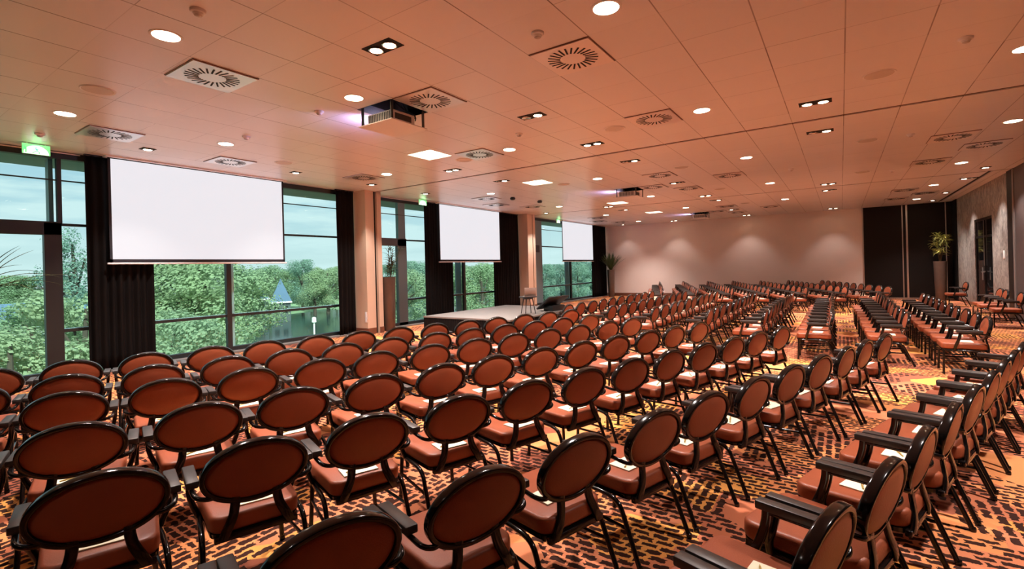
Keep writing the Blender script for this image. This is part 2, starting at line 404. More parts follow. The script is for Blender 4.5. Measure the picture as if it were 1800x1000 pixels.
# ------------------------------------------------------------------ left window wall
SECT = [(YN, 8.56, 1), (9.3, 17.05, 2), (17.85, 26.1, 3)]
XG = XL - .05        # glass plane
def frame_bars(b, bars):
    for y0, y1, z0, z1, dx in bars: b.box((XG-dx, y0, z0), (XG+dx, y1, z1))
WIN = {
 1: dict(post=(2.40, 2.63), door=(1.45, 2.40), mull=[5.42], extra=[2.92]),
 2: dict(post=(10.42, 10.78), door=(9.3, 10.42), mull=[13.6], extra=[]),
 3: dict(post=(18.45, 19.15), door=(17.85, 18.45), mull=[22.0], extra=[]),
}
for y0, y1, k in SECT:
    W = WIN[k]
    w = struct(empty('window_%d' % k, (0, 0, 0)))
    b = MB()
    frame_bars(b, [(y0, y1, 3.83, ZC-.005, .06), (y0, y1, 0.0, .12, .06)])
    for yy in [y0, y1 - .06]: frame_bars(b, [(yy, yy+.06, .1, 3.83, .05)])
    p0, p1 = W['post']
    # upper transom, low bar, thin line right of the door
    frame_bars(b, [(p1, y1, 2.655, 2.70, .03), (p1, y1, .785, .84, .035), (y0, W['door'][0], 2.655, 2.70, .03), (y0, W['door'][0], .785, .84, .035)])
    frame_bars(b, [(y0, y1, 3.445, 3.465, .02)])
    for yy in W['mull']: frame_bars(b, [(yy-.05, yy+.05, .1, 3.83, .05)])
    b.obj('frame', M['winframe'], w, smooth=False)
    b = MB()  # added strips: daylit mullion side and bar highlight, painted pale
    for yy in W['mull']: b.box((XG-.12, yy+.05, .1), (XG-.012, yy+.13, 3.83))
    b.box((XG-.06, p1, .80), (XG-.012, y1, .85))
    b.obj('painted_daylit_edge', M['windaylight'], w, smooth=False)
    b = MB()                                       # the posts and the facade fins outside
    if k == 1:
        frame_bars(b, [(p0, p1, 0, 2.70, .06), (y0+1, p1, 2.49, 2.72, .06), (W['door'][0]-.1, W['door'][0], 0, 2.7, .06), (2.585, 2.645, 2.7, 3.83, .05)])
        b.obj('door_post', M['winframe'], w, smooth=False)
        b = MB(); b.box((XG-.25, 2.50, 2.7), (XG-.07, 2.56, 3.83)); b.obj('facade_fin', M['fin'], w, smooth=False)
    elif k == 2:
        frame_bars(b, [(p0, p1, 0, 2.70, .06), (y0, p1, 2.49, 2.72, .06)])
        b.obj('door_post', simple('grey door post', (.075, .082, .085), .5), w, smooth=False)
        b = MB(); b.box((XG-.10, 10.50, 2.72), (XG+.02, 10.78, 3.83)); b.box((XG-.1, 13.25, .12), (XG-.06, 13.54, 3.83)); b.obj('facade_fin', M['fin'], w, smooth=False)
    else:
        b.box((XG-.10, p0, 0), (XG+.05, p1, 3.83)); b.box((XG-.1, 21.55, .12), (XG-.06, 21.94, 3.83)); b.obj('facade_fin', M['fin'], w, smooth=False)
        b = MB(); frame_bars(b, [(p0-.5, p1-.25, 2.40, 2.72, .07)]); b.obj('door_header', M['winframe'], w, smooth=False)
    b = MB(); b.add([(XG, y0, .1), (XG, y1, .1), (XG, y1, 3.84), (XG, y0, 3.84)], [(0, 1, 2, 3)]); b.obj('glass', M['glass'], w, smooth=False)
    b = MB(); b.box((XG+.06, y0, 0), (XG+.28, y1, .035)); b.obj('sill', M['stagetop'], w, smooth=False)
b = MB(); b.box((XG+.065, YN, ZC-.03), (XG+.085, 2.9, ZC-.012)); b.box((XG+.065, 9.3, ZC-.03), (XG+.085, 11.4, ZC-.012)); struct(b.obj('trim_12', M['white'], smooth=False))
# pillars between the bays: plaster body, dark slot for the partition, plaster strip
for i, (y0, ys, ye, y1) in enumerate(((8.73, 9.02, 9.13, 9.28), (17.0, 17.37, 17.43, 17.60))):
    b = MB(); b.box((XL-.2, y0, 0), (-10.7, ys, ZC-.001)); b.box((XL-.2, ye, 0), (-10.7, y1, ZC-.001))
    p = struct(b.obj('pillar', M['pillar'], smooth=False))
    b = MB(); b.box((XL-.2, ys, 0), (-10.78, ye, ZC-.001)); b.obj('slot', M['darkpanel'], p, smooth=False)
    b = MB(); b.box((-10.705, y0-.01, 0), (-10.685, ys-.01, .17)); b.box((XL, y0-.015, 0), (-10.685, y0, .17)); b.box((-10.705, ye+.01, 0), (-10.685, y1, .17)); b.obj('baseboard', M['darkwood'], p, smooth=False)
b = MB(); b.box((XL-.2, 17.05, 0), (XL+.02, 17.85, ZC-.001)); b.box((XL-.2, 26.1, 0), (XL+.02, YB, ZC-.001)); struct(b.obj('wall_left', M['pillar'], smooth=False))
# sockets near the pillar foot
b = MB(); b.rbox((-10.72, 8.715, .33), (-10.80, 8.73, .62), .004); b.box((-10.735, 8.71, .36), (-10.785, 8.716, .42)); b.box((-10.735, 8.71, .48), (-10.785, 8.716, .54))
tag(b.obj('power_socket', M['white']), 'white double power socket low on the side of the peach pillar', 'socket')
b = MB(); b.box((XL-1.35, YN-.5, 3.88), (XL-.35, YB+.5, 4.2)); struct(b.obj('eaves', M['concrete'], smooth=False))

# ------------------------------------------------------------------ curtains
def curtain(y0, y1, label, depth=.075, x=XL+.15):
    n = int((y1-y0)/.012); rows = 14; vs = []; fs = []
    ph = random.random()*6
    for j in range(rows+1):
        z = .02 + (ZC-.03-.02)*j/rows
        k = 1 - .55*(j/rows)**2
        for i in range(n+1):
            y = y0 + (y1-y0)*i/n
            u = (y-y0)/.125*2*PI
            dx = depth*.5*(math.sin(u+ph+.5*math.sin(u*.31)+.25*math.sin(z*1.7)) + .35*math.sin(u*.43+ph*2))*k
            vs.append((x+dx, y, z))
    for j in range(rows):
        for i in range(n): fs.append((j*(n+1)+i, j*(n+1)+i+1, (j+1)*(n+1)+i+1, (j+1)*(n+1)+i))
    b = MB(); b.add(vs, fs)
    o = b.obj('curtain', M['curtain'], angle=180)
    s = o.modifiers.new('thickness', 'SOLIDIFY'); s.thickness = .006
    tag(o, label, 'curtain', 'black curtains at the windows')
    r = MB(); r.box((x-.02, y0, ZC-.03), (x+.02, y1, ZC-.001)); r.obj('curtain_track', M['black'], o, smooth=False)
curtain(2.92, 3.93, 'black curtain bunched at left edge of the nearest projection screen')
curtain(8.12, 8.70, 'narrow black curtain between nearest screen window and first peach pillar')
curtain(11.45, 12.82, 'black curtain behind left half of the middle screen, above stage corner')
curtain(15.15, 16.97, 'wide black curtain right of the middle screen, beside the second pillar')
curtain(24.15, 26.05, 'black curtain right of the farthest screen, near the corner plant')

# ------------------------------------------------------------------ projection screens
def screen(y0, y1, label):
    w = empty('projection_screen', (XL+.28, (y0+y1)/2, 1.97))
    h = (y1-y0)/2
    b = MB(); b.box((-.006, -h+.035, .085), (.002, h-.035, ZC-1.97-.04)); b.obj('screen_surface', M['screen'], w, smooth=False)
    b = MB()
    b.box((-.010, -h, .03), (.004, h, .09)); b.box((-.010, -h, .03), (.004, -h+.04, ZC-1.97-.02)); b.box((-.010, h-.04, .03), (.004, h, ZC-1.97-.02)); b.box((-.010, -h, ZC-1.97-.045), (.004, h, ZC-1.97-.02))
    b.obj('border', M['screenedge'], w, smooth=False)
    b = MB(); b.rbox((-.022, -h-.04, -.005), (.018, h+.04, .028), .008); b.obj('bottom_bar', M['bar'], w)
    b = MB(); b.box((-.08, -h-.05, ZC-1.97-.03), (-.012, h+.05, ZC-1.97-.001)); b.box((.012, -h-.05, ZC-1.97-.03), (.09, h+.05, ZC-1.97-.001)); b.obj('ceiling_case', M['white'], w, smooth=False)
    tag(w, label, 'screen', 'pull-down projection screens')
screen(3.22, 6.58, 'largest white pull-down projection screen, nearest, in front of first window')
screen(12.0, 15.48, 'middle white pull-down projection screen hanging behind the stage')
screen(20.6, 24.07, 'farthest white pull-down projection screen, near the back wall')

# ------------------------------------------------------------------ chairs
CT = math.radians(12)
def on_back(a, rx=.248, rz=.160, off=0):
    c = Vector((0, -.262, .669)); u = Vector((0, -math.sin(CT), math.cos(CT))); nrm = Vector((0, math.cos(CT), math.sin(CT)))
    return c + Vector((1, 0, 0))*rx*math.cos(a) + u*rz*math.sin(a) + nrm*off
CHAIR = {}
def chair_parts():
    P = {}
    b = MB()                                                   # seat cushion
    bm = bmesh.new(); bmesh.ops.create_cube(bm, size=1)
    for v in bm.verts:
        w = .475 if v.co.y > 0 else .43
        v.co = Vector((v.co.x*w, .002 + v.co.y*.51, .4130 + v.co.z*.088))
    vert = [e for e in bm.edges if abs(e.verts[0].co.z - e.verts[1].co.z) > .01]
    bmesh.ops.bevel(bm, geom=vert, offset=.07, segments=5, profile=.5, affect='EDGES')
    hor = [e for e in bm.edges if abs(e.verts[0].co.z - e.verts[1].co.z) < .001]
    bmesh.ops.bevel(bm, geom=hor, offset=.022, segments=3, profile=.5, affect='EDGES')
    b.bm(bm); P['seat'] = ('leather', b)
    b = MB()                                                   # seat pan
    bm = bmesh.new(); bmesh.ops.create_cube(bm, size=1)
    for v in bm.verts:
        w = .46 if v.co.y > 0 else .42
        v.co = Vector((v.co.x*w, .002 + v.co.y*.50, .358 + v.co.z*.022))
    bmesh.ops.bevel(bm, geom=[e for e in bm.edges if abs(e.verts[0].co.z - e.verts[1].co.z) > .01], offset=.06, segments=4, profile=.5, affect='EDGES')
    b.bm(bm); b.rbox((-.20, -.266, .332), (.20, -.235, .366), .006, 2); P['seat_pan'] = ('frame', b)
    b = MB()                                                   # oval leather back, domed on both faces
    n = 40; rings = [(0.0, .034), (.35, .0325), (.65, .028), (.86, .021), (.96, .013), (1.0, .004)]
    vs = []; fs = []
    for side in (1, -1):
        o = len(vs)
        vs.append(on_back(0, 0, 0, side*rings[0][1]))
        for k, (q, h) in enumerate(rings[1:]):
            for j in range(n): vs.append(on_back(2*PI*j/n, .237*q, .149*q, side*h))
        for j in range(n): fs.append((o, o+1+j, o+1+(j+1) % n))
        for k in range(len(rings)-2):
            for j in range(n):
                a = o+1+k*n
                fs.append((a+j, a+n+j, a+n+(j+1) % n, a+(j+1) % n))
    b.add(vs, fs); P['backrest'] = ('leather', b)
    b = MB()                                                   # rim and the two flat slats below
    m = 48; sec = rrect(.026, .046, .009, 3); ns = len(sec); vs = []; fs = []
    for j in range(m):
        a = 2*PI*j/m
        r = Vector((math.cos(a)/.245, 0, 0)) ; out = (on_back(a) - on_back(0, 0, 0)); t = (on_back(a+.01) - on_back(a-.01)).normalized()
        nrm = Vector((0, math.cos(CT), math.sin(CT))); x = t.cross(nrm).normalized()
        for p, q in sec: vs.append(on_back(a) + x*p + nrm*q)
    for j in range(m):
        for i in range(ns): fs.append((j*ns+i, j*ns+(i+1) % ns, ((j+1) % m)*ns+(i+1) % ns, ((j+1) % m)*ns+i))
    b.add(vs, fs)
    for s in (-1, 1):
        b.sweep([(s*.098, -.242, .545), (s*.101, -.246, .50), (s*.112, -.256, .45), (s*.140, -.266, .395), (s*.165, -.262, .346)], rrect(.047, .020, .006), up=(0, 1, 0), smooth=2)
    P['back_frame'] = ('frame', b)
    for s in (-1, 1):
        b = MB()
        b.sweep([(s*.185, -.240, .565), (s*.232, -.268, .575), (s*.275, -.255, .590), (s*.284, -.18, .604), (s*.282, -.05, .607), (s*.281, .05, .606)], rrect(.026, .022, .009, 3), smooth=3)
        b.sweep([(s*.281, .055, .615), (s*.283, .060, .56), (s*.279, .078, .49), (s*.262, .105, .42), (s*.235, .110, .352)], rrect(.030, .036, .010, 3), up=(0, 1, 0), smooth=2)
        pad = MB(); pad.rbox((s*.281-.029, -.185, .614), (s*.281+.029, .095, .652), .007, 2)
        P['armrest', s] = ('frame', b, 'arm_pad', 'armpad', pad)
    for s in (-1, 1):
        b = MB(); b.tube([(s*.205, .225, .356), (s*.212, .230, .2), (s*.222, .235, .004)], .0145, 10, up=(0, 1, 0)); b.lathe([(.016, 0), (.017, .004), (.017, .022), (.0145, .03)], 10, at=(s*.222, .235, 0))
        P['leg', s, 1] = ('frame', b)
        b = MB(); b.tube([(s*.222, .20, .345), (s*.238, .04, .352), (s*.243, -.12, .352), (s*.246, -.19, .325), (s*.248, -.225, .25), (s*.252, -.325, .010)], .0145, 10, smooth=2); b.lathe([(.016, 0), (.017, .004), (.017, .02), (.0145, .028)], 10, at=(s*.252, -.326, 0))
        P['leg', s, -1] = ('frame', b)
        b = MB(); b.tube([(s*.214, .229, .19), (s*.246, -.235, .20)], .010, 8)
        P['stretcher', s] = ('frame', b)
    return P
def make_chair():
    root = empty('banquet_armchair')
    for k, v in chair_parts().items():
        nm = k if isinstance(k, str) else k[0]
        o = v[1].obj(nm, M[v[0]], root)
        if len(v) > 2: v[4].obj(v[2], M[v[3]], o)
    remember(root)
    return root
def make_small_chair():
    b = MB()
    for k, v in chair_parts().items():
        mi = {'leather': 0, 'frame': 1, 'armpad': 2}
        for vv, nm in ((v[1], v[0]),) + (((v[4], v[3]),) if len(v) > 2 else ()):
            b.add(vv.v, vv.f, mi[nm])
    o = b.obj('banquet_armchair', [M['leather'], M['frame'], M['armpad']])
    KID[o.name] = []
    return o
CH = make_chair(); CH2 = make_small_chair(); used = set()
def make_pad():
    b = MB(); b.box((-.105, -.074, 0), (.105, .074, .007), 0)
    o = b.obj('notepad', M['paper'], smooth=False)
    b = MB(); b.box((-.016, -.004, .0068), (.020, .001, .0074)); b.box((-.006, .004, .0068), (.010, .008, .0074)); b.box((-.03, -.012, .0068), (.004, -.009, .0074)); b.obj('printed_mark', M['ink'], o, smooth=False)
    remember(o); return o
PAD = make_pad()
def make_pen():
    b = MB(); b.tube([(-.085, 0, .004), (.070, 0, .004)], .0042, 6); b.sweep([(.070, 0, .004), (.088, 0, .004)], circ(.0042, 6), scales=[1, .15])
    o = b.obj('pencil', M['pencil']); KID[o.name] = []; return o
PEN = make_pen()
def take(proto):
    if proto.name in used: return dup(proto)
    used.add(proto.name); return proto

def seat_at(px, py, face, label, group, proto, notelabel=None, penlabel=None, back=.05):
    """px,py: the top of the backrest on plan; face: unit facing direction."""
    fx, fy = face
    rz = math.atan2(-fx, fy)
    jx = random.uniform(-.012, .012)
    rz += random.uniform(-.03, .03)
    o = take(proto); o.location = (px + fx*.30 + jx, py + fy*.30 + jx, 0); o.rotation_euler = (0, 0, rz)
    tag(o, label, 'chair', group)
    if notelabel:
        p = take(PAD); dx, dy = random.uniform(-.025, .025), -back + random.uniform(-.02, .02)
        R = Matrix.Rotation(rz, 3, 'Z'); q = R @ Vector((dx, dy, 0))
        a = rz + random.uniform(-.12, .12)
        p.location = (o.location.x + q.x, o.location.y + q.y, .4575); p.rotation_euler = (0, 0, a)
        tag(p, notelabel, 'notepad', 'notepads on the seats')
        if penlabel:
            k = take(PEN); q2 = Matrix.Rotation(a, 3, 'Z') @ Vector((random.uniform(-.01, .01), random.uniform(-.01, .01), 0))
            k.location = (p.location.x + q2.x, p.location.y + q2.y, .4650); k.rotation_euler = (0, 0, a + random.uniform(.35, .6))
            tag(k, penlabel, 'pencil', 'pencils on the notepads')

# near block: seven rows turned 17.5 degrees towards the stage
a = math.radians(17.5); D = (math.sin(a), math.cos(a)); N = (math.cos(a), -math.sin(a))
NEAR = [(-7.05, .16, -2, 11), (-6.01, -.437, -1, 11), (-5.08, -.386, -1, 11), (-3.94, -.27, -1, 11), (-2.855, -.11, 0, 11), (-1.735, .54, -1, 10), (-.63, 1.915, -1, 8)]
for r, (off, t0, k0, k1) in enumerate(NEAR):
    tot = k1 - k0 + 1
    for k in range(k0, k1+1):
        t = t0 + .632*k
        px, py = N[0]*off + D[0]*t, N[1]*off + D[1]*t
        s = ORD[k1-k+1] if k1-k+1 < len(ORD) else 'last'
        row = ORD[r+1]
        seat_at(px, py, (-N[0], -N[1]), 'brown leather oval-back armchair, nearest block, %s row from windows, %s seat from aisle' % (row, s), 'armchairs in the block nearest the camera', CH,
                'white notepad on nearest-block seat, %s row from windows, %s seat from aisle' % (row, s),
                'golden pencil on notepad, nearest block, %s row from windows, %s seat from aisle' % (row, s) if r >= 2 else None, .03 if r == 6 else .075 if r == 5 else .12)
# middle block: eight rows parallel to the windows
MID = [(-5.25, 10.08, 10), (-4.17, 10.05, 10), (-3.20, 10.0, 10), (-2.08, 9.75, 10), (-1.14, 9.95, 10), (-.12, 9.95, 10), (.88, 10.05, 10), (1.74, 9.62, 10)]
for r, (x, y0, n) in enumerate(MID):
    for k in range(n):
        row, s = ORD[r+1], ORD[k+1]
        seat_at(x - .003*k*(1 if r > 4 else 0)*3, y0 + .66*k, (-1, 0), 'brown leather oval-back armchair, middle block, %s row from stage, %s seat counting away from camera' % (row, s), 'armchairs in the middle block', CH,
                'white notepad on middle-block seat, %s row from stage, %s seat away from camera' % (row, s))
# rear block: seven rows turned the other way, facing the stage
a = math.radians(-18); D2 = (math.sin(a), math.cos(a)); N2 = (math.cos(a), -math.sin(a))
for r, off in enumerate((.35, 1.5, 2.63, 3.76, 4.87, 6.02, 7.2)):
    for k in range(13):
        t = 18.15 + .69*k
        px, py = N2[0]*off + D2[0]*t, N2[1]*off + D2[1]*t
        if py > YB - .35: continue
        row, s = ORD[r+1], ORD[k+1]
        seat_at(px, py, (-N2[0], -N2[1]), 'brown leather oval-back armchair, block by back wall, %s row from windows, %s seat from aisle' % (row, s), 'armchairs in the block by the back wall', CH2,
                'white notepad on back-block seat, %s row from windows, %s seat from aisle' % (row, s))
# spare chairs along the right wall
for px, py, an, lab in ((3.56, 22.6, 6, 'spare brown armchair by the wall near the vase at dark back panels'), (3.53, 18.1, 4, 'spare brown armchair by the grey marbled wall, farther of two standing together'),
                        (3.50, 17.35, -2, 'spare brown armchair by the partition edge, nearer of two standing together'), (3.50, 16.1, 0, 'spare brown armchair at right picture edge by dark partition panels')):
    q = math.radians(180 + an); seat_at(px, py, (math.cos(q), math.sin(q)), lab, 'spare armchairs along the right wall', CH2)

# ------------------------------------------------------------------ stage and what stands on it
st = empty('stage', (-8.28, 11.92, 0))
hx, hy, hz = 1.48, 2.03, .43
b = MB(); b.box((-hx, -hy, hz-.04), (hx, hy, hz)); b.obj('stage_deck', M['stagetop'], st, smooth=False)
b = MB()
per = [(-hx, -hy), (hx, -hy), (hx, hy), (-hx, hy), (-hx, -hy)]; vs = []; L = 0
for (x0, y0), (x1, y1) in zip(per[:-1], per[1:]):
    n = int(math.hypot(x1-x0, y1-y0)/.018); nx, ny = (y1-y0), -(x1-x0); q = math.hypot(nx, ny); nx /= q; ny /= q
    for i in range(n):
        f = i/n; w = .012*math.sin(L/.075*2*PI) - .016; L += .018
        vs.append((x0+(x1-x0)*f + nx*w, y0+(y1-y0)*f + ny*w))
n = len(vs); b.add([(x, y, .005) for x, y in vs] + [(x, y, hz-.04) for x, y in vs], [(i, (i+1) % n, n+(i+1) % n, n+i) for i in range(n)])
o = b.obj('stage_skirt', M['curtain'], st, angle=180)
tag(st, 'low grey-topped stage with black pleated skirt in front of middle screen', 'stage')

t = empty('stool_table', (-7.25, 11.45, .43))
b = MB(); b.lathe([(.235, .455), (.25, .462), (.25, .478), (.24, .485)], 28); b.obj('table_top', M['black'], t)
b = MB(); b.lathe([(.14, .41), (.15, .43), (.16, .456)], 20); b.obj('under_ring', M['black'], t)
for q in (0.2, 0.2+PI/2, 0.2+PI, 0.2+1.5*PI):
    c, s = math.cos(q), math.sin(q); b = MB(); b.tube([(c*.13, s*.13, .45), (c*.215, s*.215, .002)], .014, 8, up=(0, 1, 0), scales=[1.1, .7]); b.obj('leg', M['black'], t)
tag(t, 'small round black table with splayed legs standing on the stage', 'table')
lp = empty('laptop', (-7.25, 11.47, .9155), math.radians(-75))
b = MB(); b.rbox((-.17, -.12, 0), (.17, .12, .014), .005, 2); b.obj('laptop_base', M['laptop'], lp)
lm = Matrix.Translation((0, .115, .012)) @ Matrix.Rotation(math.radians(-12), 4, 'X')
b = MB(); b.rbox((-.17, -.004, 0), (.17, .004, .235), .003, 2, mat=lm); b.obj('laptop_lid', M['laptop'], lp)
lp.rotation_euler = (0, 0, math.radians(226)); lp.location = (-7.22, 11.47, .9158)
tag(lp, 'open grey laptop on the small black table, back of lid to camera', 'laptop')

mo = empty('stage_monitor', (-7.12, 12.62, .43), math.radians(-8))
mm = Matrix.Translation((0, 0, .16)) @ Matrix.Rotation(math.radians(-62), 4, 'Y')
mm = Matrix.Translation((-.02, 0, .20)) @ Matrix.Rotation(math.radians(38), 4, 'Y')
b = MB(); b.rbox((-.30, -.48, -.025), (.30, .48, .025), .012, 2, mat=Matrix.Translation((0, 0, .24)) @ Matrix.Rotation(math.radians(-36), 4, 'Y')); b.obj('monitor_panel', M['black'], mo)
b = MB(); b.rbox((-.12, -.30, 0), (.22, .30, .16), .015, 2); b.obj('monitor_base', M['black'], mo)
b = MB(); b.box((-.275, -.455, .026), (.275, .455, .028), mat=Matrix.Translation((0, 0, .24)) @ Matrix.Rotation(math.radians(-36), 4, 'Y')); b.obj('display_glass', M['doorglass'], mo, smooth=False)
tag(mo, 'black floor monitor tilted on the stage edge beside the round table', 'monitor')

# ------------------------------------------------------------------ plants in tall vases
def vase(loc, h=1.55, r=.21, name='vase_planter'):
    root = empty(name, loc)
    b = MB(); b.lathe([(r*.76, 0), (r*.78, .01), (r*.88, h*.45), (r*.97, h*.9), (r, h-.03), (r, h), (r*.93, h), (r*.90, h-.06)], 32); b.obj('vase', M['vase'], root)
    b = MB(); b.lathe([(.02, h-.055), (r*.91, h-.052), (r*.91, h-.045), (.02, h-.03)], 20); b.obj('soil', M['soil'], root)
    return root
def blade(b, base, az, ln, w, lift, droop, n=7, mi=0):
    """one arching strap leaf with a folded midrib"""
    d = Vector((math.cos(az), math.sin(az), 0)); s = Vector((-math.sin(az), math.cos(az), 0)); p = Vector(base); el = lift; vs = []; fs = []
    for i in range(n+1):
        f = i/n; ww = w*(math.sin(PI*min(1, f*.9+.1))**.6)*.5 if i < n else .0008
        up = Vector((0, 0, 1))
        t = d*math.cos(el) + up*math.sin(el); nn = -d*math.sin(el) + up*math.cos(el)
        vs += [p + s*ww + nn*ww*.35, p, p - s*ww + nn*ww*.35]
        p = p + t*ln/n; el -= droop/n
    for i in range(n): fs += [(3*i, 3*i+1, 3*i+4, 3*i+3), (3*i+1, 3*i+2, 3*i+5, 3*i+4)]
    b.add(vs, fs, mi)
def leafobj(b, name, mat, parent):
    o = b.obj(name, mat, parent, angle=180); s = o.modifiers.new('t', 'SOLIDIFY'); s.thickness = .0015; return o
# strap-leaved plant, partly in frame at the left edge
p = vase((-10.35, 1.42, 0), h=1.5)
b = MB()
for i in range(30): blade(b, (random.uniform(-.04, .04), random.uniform(-.04, .04), 1.46), random.uniform(0, 2*PI), random.uniform(.8, 1.15), random.uniform(.030, .042), random.uniform(.65, 1.45), random.uniform(.7, 1.9), 10)
for az, ln, lf, dr in ((1.35, 1.05, .95, 1.5), (1.5, 1.0, .70, 1.2), (1.25, .95, 1.2, .8), (1.62, .9, 1.25, .6), (1.45, 1.12, .62, .75)): blade(b, (0, .03, 1.48), az, ln, .040, lf, dr, 10)
leafobj(b, 'strap_leaves', M['leaf'], p)
tag(p, 'plant with long arching strap leaves at the left door, mostly outside the picture', 'plant')
# bamboo-like plant by the first pillar
p = vase((-10.9, 9.66, 0))
b = MB(); lv = MB()
for i in range(11):
    x, y = random.uniform(-.10, .10), random.uniform(-.04, .12); h = random.uniform(.45, .95)
    pts = [(x, y, 1.5), (x*1.5+random.uniform(-.05, .05), y*1.5, 1.5+h*.5), (x*2.2+random.uniform(-.1, .1), y*2.2+random.uniform(-.1, .1), 1.5+h)]
    b.tube(pts, .007, 6, up=(0, 1, 0))
    for k in range(16):
        f = random.uniform(.25, 1); q = Vector(pts[1]).lerp(Vector(pts[2]), f*2-1) if f > .5 else Vector(pts[0]).lerp(Vector(pts[1]), f*2)
        blade(lv, q, random.uniform(0, 2*PI), random.uniform(.15, .28), .024, random.uniform(-.2, 1.1), random.uniform(.2, 1.3), 5)
b.obj('stems', M['stem'], p); leafobj(lv, 'narrow_leaves', M['leaf'], p)
tag(p, 'thin-leaved bamboo-like plant in tall brown vase beside the first pillar', 'plant')
# palm-like tuft in the back left corner
p = vase((-10.55, 25.3, 0), h=1.5)
b = MB()
for i in range(70): blade(b, (random.uniform(-.05, .05), random.uniform(-.05, .05), 1.46), random.uniform(0, 2*PI), random.uniform(.85, 1.1), random.uniform(.04, .055), random.uniform(.75, 1.5), random.uniform(.0, .5), 7)
leafobj(b, 'sword_leaves', M['leaf'], p)
tag(p, 'spiky sword-leaved plant in tall brown vase in the back left corner', 'plant')
# dracaena in front of the dark panels
p = vase((3.24, 25.5, 0), h=1.55)
b = MB(); lv = MB()
for i in range(13):
    az = random.uniform(0, 2*PI); rr = random.uniform(.03, .24); h = random.uniform(.30, 1.02)
    top = Vector((rr*math.cos(az)*.9, rr*math.sin(az)*.9, 1.55+h))
    b.tube([(top.x*.15, top.y*.15, 1.5), (top.x*.6, top.y*.6, 1.55+h*.5), tuple(top)], .011, 6, up=(0, 1, 0), smooth=1)
    for k in range(20): blade(lv, top + Vector((0, 0, random.uniform(-.10, .02))), random.uniform(0, 2*PI), random.uniform(.22, .36), .040, random.uniform(-.1, 1.2), random.uniform(.5, 1.5), 6)
b.obj('stems', M['stem'], p); leafobj(lv, 'rosette_leaves', M['leaf2'], p)
tag(p, 'bushy yellow-green plant in tall metallic vase before dark panels, far right', 'plant')

# ------------------------------------------------------------------ ceiling fittings
def where(items, tol=.45):
    """give each (x, y) its column from the windows and its place counted away from the camera"""
    cols = []
    for x, y in sorted(items):
        if not cols or x - cols[-1][0] > tol: cols.append([x, []])
        cols[-1][1].append((x, y))
    out = {}
    for ci, (cx, lst) in enumerate(cols):
        for yi, it in enumerate(sorted(lst, key=lambda q: q[1])): out[it] = (ci+1, yi+1)
    return out
def fit_lab(desc, c):
    return '%s, %s line from windows, %s away from camera' % (desc, ORD[c[0]], ORD[c[1]])
def spot(x, y, power, size=100, blend=.7, r=.06, z=ZC-.03, col=(1, .88, .82), tilt=None):
    l = bpy.data.lights.new('ceiling_spot', 'SPOT'); l.energy = power; l.color = col; l.spot_size = math.radians(size); l.spot_blend = blend; l.shadow_soft_size = r
    o = bpy.data.objects.new('ceiling_spot', l); COL.objects.link(o); o.location = (x, y, z)
    if tilt: o.rotation_euler = tilt
    return o

# round downlights
rd = [(-8.65, 2.08), (-5.16, 1.97), (-8.64, 4.15), (-5.15, 4.07), (-1.65, 4.0), (-8.63, 7.68), (-5.15, 7.61), (-1.65, 7.51), (1.72, 7.55),
      (-8.6, 11.66), (-5.14, 11.6), (-1.64, 11.5), (2.43, 11.48), (-8.6, 15.9), (-5.12, 15.77), (-1.64, 15.7), (2.43, 15.7),
      (-8.55, 20.1), (-5.1, 20.02), (-1.63, 20.1), (2.42, 19.85), (-8.55, 24.25), (2.43, 24.05)]
b = MB(); b.lathe([(.112, -.004), (.128, -.006), (.135, -.003), (.135, 0), (.112, 0)], 32)
rp = b.obj('round_downlight', M['white'])
b = MB(); b.lathe([(.002, -.0045), (.111, -.0045), (.111, -.001), (.002, -.001)], 32); b.obj('lamp_face', M['lamp'], rp)
remember(rp); pos = where(rd)
PW = 860
for x, y in rd:
    o = take(rp); o.location = (x, y, ZC)
    tag(o, fit_lab('round white recessed downlight', pos[(x, y)]), 'ceiling light', 'round recessed downlights')
    spot(x, y, PW, 104, .85, .1)
for x in (-8.65, -5.15, -1.65, 1.7):         # the same lamps behind the camera
    spot(x, -.8, PW*.08, 104, .85, .1)
spot(1.7, 3.8, PW, 104, .85, .1)
